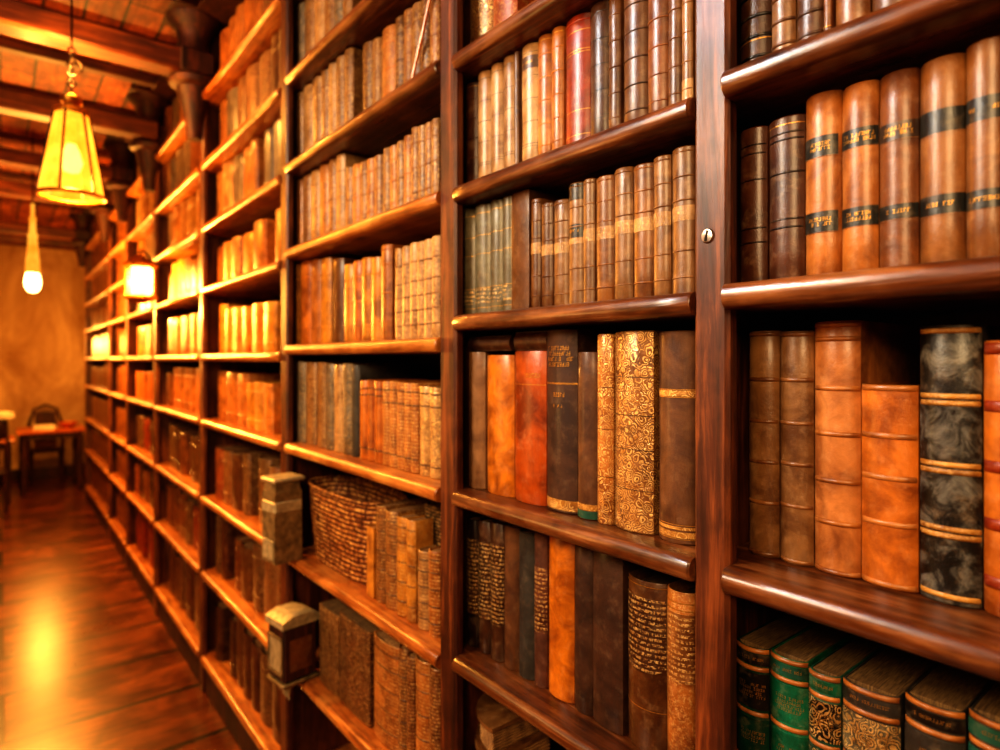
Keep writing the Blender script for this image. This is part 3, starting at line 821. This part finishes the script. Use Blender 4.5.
# ---- far bays: simple worn volumes
PAL_UP = ['dtan', 'lbrown', 'tan', 'brown', 'rust', 'cream', 'grey']
PAL_MID = ['yellow', 'orange', 'tan', 'rust', 'borange', 'dtan']
PAL_LOW = ['mahog', 'rust', 'brown', 'red', 'dbrown', 'mahog']
NAMEC = dict(dtan='tan', lbrown='light brown', tan='tan', brown='brown', rust='rust brown', cream='pale tan', grey='grey brown', yellow='golden yellow', orange='orange',
             borange='bright orange', mahog='mahogany red', red='dark red', dbrown='dark brown')
ROWN = ['top', 'second', 'third', 'fourth', 'fifth', 'sixth', 'seventh', 'eighth', 'bottom']
BAYN = {4: 'fourth bay', 5: 'fifth bay', 6: 'sixth bay', 7: 'seventh bay', 8: 'farthest bay'}
stuff = MB()
for k, bay in enumerate(ORDER):
    if bay < 4: continue
    ya, yc = POSTS[k][1] + .01, POSTS[k + 1][0] - .012
    for r, lev in enumerate(LEV[bay]):
        z0 = ZE + lev + .0006
        lim = ((LEV[bay][r - 1] if r else 1.70) - TCK) - lev
        pal = PAL_UP if r < 3 else PAL_MID if r < 6 else PAL_LOW
        y = yc - R.uniform(.0, .06); i = 0
        n0 = {4: .125, 5: .17, 6: .2, 7: .2, 8: .3}[bay]
        hh = None
        while y > ya + .05:
            if hh is None or R.random() < .35:
                hh = min(lim - .012, lim * (R.uniform(.88, .97) if r < 3 else R.uniform(.68, .86))); cc = R.choice(pal)
            w = n0 * R.uniform(.7, 1.35)
            if y - w < ya: w = y - ya
            if w < .04: break
            c2 = cc if R.random() < .6 else R.choice(pal)
            st = S(c2, mat=R.choice(['leather', 'speck', 'leather']), d=.2, b=min(.02, .16 * w), bands=[.2, .8] if R.random() < .5 else [], page='page' if r > 5 else 'page_dark')
            if bay <= 6:
                book(y - w, y, z0, hh + R.uniform(-.004, .004), X1 + R.uniform(-.006, .01), st,
                     f'{NAMEC[c2]} worn book, {ORD[i]} from left on {ROWN[r]} shelf of {BAYN[bay]}', f'worn books on the {ROWN[r]} shelf of the {BAYN[bay]}', simple=True)
            else:
                mm = binding_mb(w - .001, hh, .2, st['b'], .001); mi = PAL_MID.index(c2) if c2 in PAL_MID else 0
                stuff.add([(p[0] + X1, p[1] + y - w / 2, p[2] + z0) for p in mm.v], mm.f)
                bx = MB().box(.03, .19, -w / 2 + .004, w / 2 - .004, .003, hh - .006)
                stuff.add([(p[0] + X1, p[1] + y - w / 2, p[2] + z0) for p in bx.v], bx.f)
            y -= w + (R.uniform(.03, .12) if R.random() < .12 else 0); i += 1
o = stuff.build('distant_books', 'leather', None, C['rust'])
tag(o, 'distant blurred rows of worn books filling the two farthest bays', 'books'); o['kind'] = 'stuff'

# ------------------------------------------------------------------ objects on the third bay shelves
def local(px, py, X): return (X, wy(px, X), wz(px, py, X))
# woven basket
z6 = ZE + LEV[1][6] + .0008
yb1, yb0 = 2.196, wy(367, .84) + .004
t = thing('woven_basket', (.93, (yb0 + yb1) / 2, z6), 'large brown woven basket with flared sides, on sixth shelf of third bay', 'basket')
hw = (yb1 - yb0) / 2
def oval(hx, hy, z, n=40, p=3.2):
    return [(math.copysign(abs(cos(2 * pi * i / n)) ** (2 / p), cos(2 * pi * i / n)) * hx, math.copysign(abs(sin(2 * pi * i / n)) ** (2 / p), sin(2 * pi * i / n)) * hy, z) for i in range(n)]
hB = .252
MB().loft([oval(.078, hw - .035, 0), oval(.082, hw - .028, .06), oval(.09, hw - .012, .16), oval(.094, hw - .004, hB)] +
          [oval(.088, hw - .010, hB), oval(.084, hw - .018, .16), oval(.074, hw - .036, .06), oval(.07, hw - .042, .006)], True, True).build('basket_body', 'weave', t)
rim = oval(.093, hw - .006, hB)
mb = MB(); rim2 = rim + [rim[0]]
mb.tube(rim2, .006, 8); mb.build('rim', 'weave', t)
MB().loft([oval(.083, hw - .02, .165), oval(.07, hw - .05, .19), oval(.03, hw - .1, .205)], True, True).build('cloth_filling', 'cloth', t, C['rust'])
# old tin canister hanging out over the shelf edge by the upright
def tin(loc, rz, label):
    t = thing('tin_canister', loc, label, 'tin', rz=rz)
    w, d, h = .047, .05, .272
    MB().loft([[(x * k, y * k, z) for x, y in ((-d, -w), (d, -w), (d, w), (-d, w))] for z, k in ((0, .95), (.004, 1), (h - .03, .97), (h - .03, .9), (h, .86))]).build('body', 'tin', t, smooth=20)
    MB().bevbox(-d * 1.04, d * 1.04, -w * 1.04, w * 1.04, h * .62, h * .78, .006).build('band', 'tin_pale', t)
    MB().bevbox(-d * 1.1, d * 1.25, -w * 1.08, w * 1.2, h, h + .016, .005).build('lid', 'tin_pale', t)
    m = MB()
    for (a, c, e, f) in ((.05, .3, -.8, -.1), (.05, .3, .02, .8)):
        m.bevbox(-d - .003, -d + .002, w * e, w * f, h * a, h * c, .002)
    m.build('front_plate', 'tin_pale', t)
    return t
tin((.758, 2.137, z6), .12, 'tarnished upright tin canister with pale lid and band, left of basket')
z7 = ZE + LEV[1][7] + .0008
t = thing('clasped_box', (.775, 2.085, z7), 'small weathered clasped wooden box with framed panels, under the tin canister', 'box', rz=.14); t.scale = (1, 1, 1.17)
MB().bevbox(-.06, .06, -.055, .055, .012, .165, .006).build('body', 'dark_wood', t)
MB().bevbox(-.066, .066, -.06, .06, .0, .0115, .003).build('base', 'tin', t)
MB().loft([[(-.067, y, .166), (.067, y, .166), (.067, y, .185), (.03, y, .198), (-.03, y, .198), (-.067, y, .185)] for y in (-.061, .061)]).build('lid', 'tin_pale', t)
m = MB()
for (y0, y1, z0, z1) in ((-.05, .05, .03, .04), (-.05, .05, .13, .14), (-.05, -.04, .03, .14), (.04, .05, .03, .14)):
    m.bevbox(-.065, -.0605, y0, y1, z0, z1, .001)
m.build('panel_frame', 'tin', t)
MB().bevbox(-.0625, -.0605, -.039, .039, .041, .129, .0005).build('front_panel', 'tin_pale', t)
MB().bevbox(-.04, .04, -.0575, -.0555, .04, .13, .0005).build('side_panel', 'leather', t, C['rust'])
# frayed tassel cloth hanging under the box, over the shelf edge
m = MB(); rr = random.Random(3)
for i in range(26):
    y = -.05 + .1 * i / 25; L = rr.uniform(.03, .06)
    m.tube([(.0, y, .0), (-.016, y + rr.uniform(-.004, .004), -.008), (-.022, y + rr.uniform(-.008, .008), -.5 * L), (-.02, y + rr.uniform(-.012, .012), -L)], [.004, .005, .0045, .002], 5)
o = m.build('frayed_fringe', 'tin_pale', None, loc=(.772, 2.10, z7 - .001))
tag(o, 'frayed pale fringe hanging over the shelf edge beneath the clasped box', 'fringe')
o = MB().tube([(0, 0, 0), (.004, -.06, .13), (.008, -.105, .245)], .0045, 8).build('wooden_rod', 'table_wood', None)
o.location = (.832, wy(410, .832), ZE + LEV[1][2] + .005)
tag(o, 'thin tan rod leaning against books at right of third bay, second shelf', 'rod')

# ------------------------------------------------------------------ lamps
def pendant():
    X, Y = .245, 3.30
    zb = ZE + .712
    t = thing('pendant_lamp', (X, Y, zb), 'large glowing glass pendant lamp with ribbed tapered shade on a chain', 'lamp')
    n = 12; r0, r1, h = .122, .062, .36
    prof = [(0, r0), (.35, r0 - .020), (.7, r0 - .041), (1, r1)]
    A = [2 * pi * i / n + .1 for i in range(n)]
    for i in range(0, n, 2):
        a0, a1 = A[i], A[i] + 4 * pi / n
        rings = []
        for q, rad in prof:
            rings.append([(rad * cos(a0 + (a1 - a0) * j / 4), rad * sin(a0 + (a1 - a0) * j / 4), .012 + q * h) for j in range(5)])
        MB().loft(rings, False, False, closed=False).build('glass_panel', 'shade_glass', t)
        MB().tube([((rad + .003) * cos(a0), (rad + .003) * sin(a0), .012 + q * h) for q, rad in prof], .005, 6).build('rib', 'iron', t)
    MB().torus((0, 0, .006), r0 + .002, .008).build('bottom_rim', 'brass', t)
    MB().lathe([(r1 + .004, h + .0), (r1 + .008, h + .012), (r1 + .004, h + .024), (.03, h + .034), (.028, h + .05), (.042, h + .056), (.042, h + .078), (.02, h + .088), (.006, h + .10)], n=24, cap1=True).build('cap', 'brass', t)
    MB().lathe([(.0, .105), (.03, .115), (.042, .155), (.03, .205), (.018, .235)], n=16).build('bulb', 'bulb', t)
    m = MB(); z = h + .105; k = 0
    while z < h + .30:
        m.torus((0, 0, z + .012), .014, .0035, 'XY'[k % 2], 12, 6); z += .024; k += 1
    m.torus((.012, 0, z - .10), .028, .004, 'Y', 16, 6)
    m.tube([(0, 0, z), (0, 0, CEIL - zb - .012)], .005, 6)
    m.lathe([(.05, CEIL - zb - .02), (.045, CEIL - zb - .001)], n=16, cap0=True, cap1=True)
    m.build('chain', 'iron', t)
    return X, Y, zb
PX, PY, PZ = pendant()
def drop_lamp():
    X, Y = .20, 6.1
    zb = ZE + .53
    t = thing('drop_lamp', (X, Y, zb), 'small far bulb pendant on a long slender brass stem', 'lamp')
    MB().lathe([(.0, .0), (.03, .008), (.05, .04), (.054, .09), (.046, .14), (.036, .17)], n=20).build('bulb', 'bulb', t)
    MB().lathe([(.05, .15), (.048, .17), (.046, .24), (.036, .33), (.03, .42), (.034, .45), (.024, .47), (.02, .56), (.026, .58), (.015, .6), (.01, .7)], n=20, cap1=True).build('stem', 'stem_glass', t)
    MB().tube([(0, 0, .7), (0, 0, CEIL - zb - .001)], .006, 6).build('cord', 'iron', t)
    return X, Y, zb
DX, DY, DZ = drop_lamp()
def lantern():
    X, Y = .672, 4.36; zb = ZE + .37
    t = thing('wall_lantern', (X, Y, zb), 'bright square wall lantern on iron bracket fixed to bookcase upright', 'lantern')
    MB().bevbox(-.06, .06, -.06, .06, .03, .2, .012).build('glass', 'lantern_glass', t)
    m = MB()
    for sx in (-1, 1):
        for sy in (-1, 1): m.box(sx * .066 - .005, sx * .066 + .005, sy * .066 - .005, sy * .066 + .005, .01, .215)
    m.build('frame', 'brass', t)
    MB().lathe([(.03, -.02), (.075, .0), (.095, .012), (.095, .024), (.05, .03)], n=4, cap0=True, cap1=True).build('base', 'brass', t, smooth=0)
    MB().lathe([(.1, .205), (.1, .215), (.05, .25), (.02, .275), (.0, .28)], n=4).build('roof', 'brass', t, smooth=0)
    MB().tube([(0, 0, .275), (0, .0, .30), (.03, .1, .32), (.08, .2, .30), (XF - X - .006, 4.655 - Y, .24)], .007, 8).build('bracket', 'iron', t)
    MB().bevbox(XF - X - .012, XF - X - .0005, 4.655 - Y - .025, 4.655 - Y + .025, .17, .30, .002).build('wall_plate', 'iron', t)
    return X, Y, zb
LX, LY, LZ = lantern()

# ------------------------------------------------------------------ tables at the far end
def table(loc, wx, wyy, h, label):
    t = thing('wooden_table', loc, label, 'table')
    MB().bevbox(-wx / 2, wx / 2, -wyy / 2, wyy / 2, h - .035, h, .006).build('tabletop', 'table_wood', t)
    MB().box(-wx / 2 + .06, wx / 2 - .06, -wyy / 2 + .06, wyy / 2 - .06, h - .11, h - .036).build('apron', 'dark_wood', t, smooth=0)
    for sx in (-1, 1):
        for sy in (-1, 1):
            c = (sx * (wx / 2 - .07), sy * (wyy / 2 - .07))
            MB().lathe([(.022, 0), (.03, .05), (.024, .12), (.036, .3), (.03, .42), (.038, .5), (.034, h - .037)], (c[0], c[1], 0), 12, cap0=True, cap1=True).build('leg', 'dark_wood', t)
table((.52, 10.0, 0), .72, .75, .80, 'far wooden table with papers, close to the end of the bookcases')
table((-.17, 9.45, 0), .62, .6, .76, 'nearer far wooden table at left frame edge carrying a small lamp')
def chair(loc, rz, label):
    t = thing('wooden_chair', loc, label, 'chair', 'wooden chairs at the far tables', rz)
    MB().bevbox(-.2, .2, -.2, .2, .43, .46, .008).build('seat', 'dark_wood', t)
    for sx in (-1, 1):
        for sy in (-1, 1): MB().tube([(sx * .17, sy * .17, 0), (sx * .165, sy * .165, .429)], [.016, .02], 8).build('leg', 'dark_wood', t)
    pts = [(-.18, .185, .461), (-.19, .21, .8), (-.13, .23, 1.0), (0, .235, 1.06), (.13, .23, 1.0), (.19, .21, .8), (.18, .185, .461)]
    MB().tube(pts, .018, 8).build('back_frame', 'dark_wood', t)
    MB().bevbox(-.12, .12, .205, .22, .55, .96, .005).build('backrest', 'dark_wood', t)
chair((.50, 10.62, 0), 0, 'dark rounded-back wooden chair behind the far table')
chair((-.12, 8.88, 0), pi, 'dark wooden chair in front of the table at left frame edge')
t = thing('paper_stack', (.44, 9.85, .8005), 'pale stack of papers lying on the far table', 'papers')
for i in range(3):
    o = MB().bevbox(-.11, .11, -.15, .15, i * .016, i * .016 + .0155, .001).build('sheets', 'papers', t); o.rotation_euler = (0, 0, .1 * i - .1)
t = thing('wooden_bowl', (.70, 9.98, .8005), 'small orange wooden bowl at right of the far table', 'bowl')
MB().lathe([(.0, .0), (.05, 0), (.1, .04), (.12, .07), (.114, .07), (.09, .035), (0, .012)], n=20).build('bowl_shell', 'table_wood', t)
t = thing('table_lamp', (-.03, 9.42, .7605), 'dark squat table lamp with flat pale shade at left frame edge', 'lamp')
MB().lathe([(.1, 0), (.11, .02), (.105, .2), (.09, .24)], n=20, cap0=True, cap1=True).build('base', 'plate_dark', t)
MB().lathe([(.17, .242), (.165, .30), (.1, .315)], n=20, cap0=True, cap1=True).build('shade', 'papers', t)

# ------------------------------------------------------------------ light
def point(name, loc, col, e, r):
    l = bpy.data.lights.new(name, 'POINT'); l.color = col; l.energy = e; l.shadow_soft_size = r
    o = bpy.data.objects.new(name, l); COL.objects.link(o); o.location = loc; return o
def area(name, loc, tgt, col, e, sx, sy):
    from mathutils import Vector
    l = bpy.data.lights.new(name, 'AREA'); l.shape = 'RECTANGLE'; l.size = sx; l.size_y = sy; l.color = col; l.energy = e
    o = bpy.data.objects.new(name, l); COL.objects.link(o); o.location = loc
    o.rotation_euler = (Vector(tgt) - Vector(loc)).to_track_quat('-Z', 'Y').to_euler(); return o
AMB = (1.0, .45, .085)
point('pendant_light', (PX, PY, PZ + .066), AMB, 105, .03)
point('drop_light', (DX, DY, DZ - .08), AMB, 250, .05)
point('lantern_light', (LX - .10, LY - .14, LZ + .1), AMB, 34, .05)
point('aisle_light', (.40, 9.3, 1.9), AMB, 62, .12)  # unseen light without a body, added for the floor streak and far tables
point('ceiling_fill_light', (PX, PY, PZ + .56), AMB, 30, .05)  # extra light added above the pendant cap to brighten the ceiling
area('sheen_fill_left', (-1.5, 1.75, ZE + 1.25), (.85, .7, ZE + .1), (1.0, .80, .55), 62, .7, .7)  # unseen warm source, added for sheen on shelf noses and posts
area('near_fill', (-1.1, -.6, ZE + .9), (.85, .6, ZE - .3), (1.0, .70, .38), 46, .8, .8)  # added warm fill from behind the camera for the near bays
point('low_fill_light', (-.55, 2.1, 1.45), (1.0, .60, .20), 13, .16)  # added fill without a lamp, lifts the lower third bay
sp = area('cool_sheen_light', (-.75, 1.45, ZE + 1.5), (.8, .5, ZE + .4), (.72, .86, 1.0), 3.2, .35, .35); sp.data.spread = math.radians(60)  # added cool light, aimed at the near post top for a bluish sheen
w = bpy.data.worlds.new('world'); SC.world = w; w.use_nodes = True
w.node_tree.nodes['Background'].inputs[0].default_value = (1, .6, .3, 1); w.node_tree.nodes['Background'].inputs[1].default_value = .03

# ------------------------------------------------------------------ camera
cam = bpy.data.cameras.new('camera'); co = bpy.data.objects.new('camera', cam); COL.objects.link(co)
cam.sensor_width = 36; cam.lens = F / 1000 * 36; cam.shift_y = -.015
cam.clip_start = .02
co.location = (0, 0, ZE); co.rotation_euler = (pi / 2, 0, -TH)
cam.dof.use_dof = True; cam.dof.focus_distance = .98; cam.dof.aperture_fstop = 2.3
SC.camera = co
SC.view_settings.view_transform = 'Standard'
try: SC.view_settings.look = 'High Contrast'
except Exception: pass
SC.cycles.use_denoising = True
SC.cycles.max_bounces = 6; SC.cycles.sample_clamp_indirect = 4; SC.cycles.caustics_reflective = False; SC.cycles.caustics_refractive = False
print('BOOKS', NB[0])
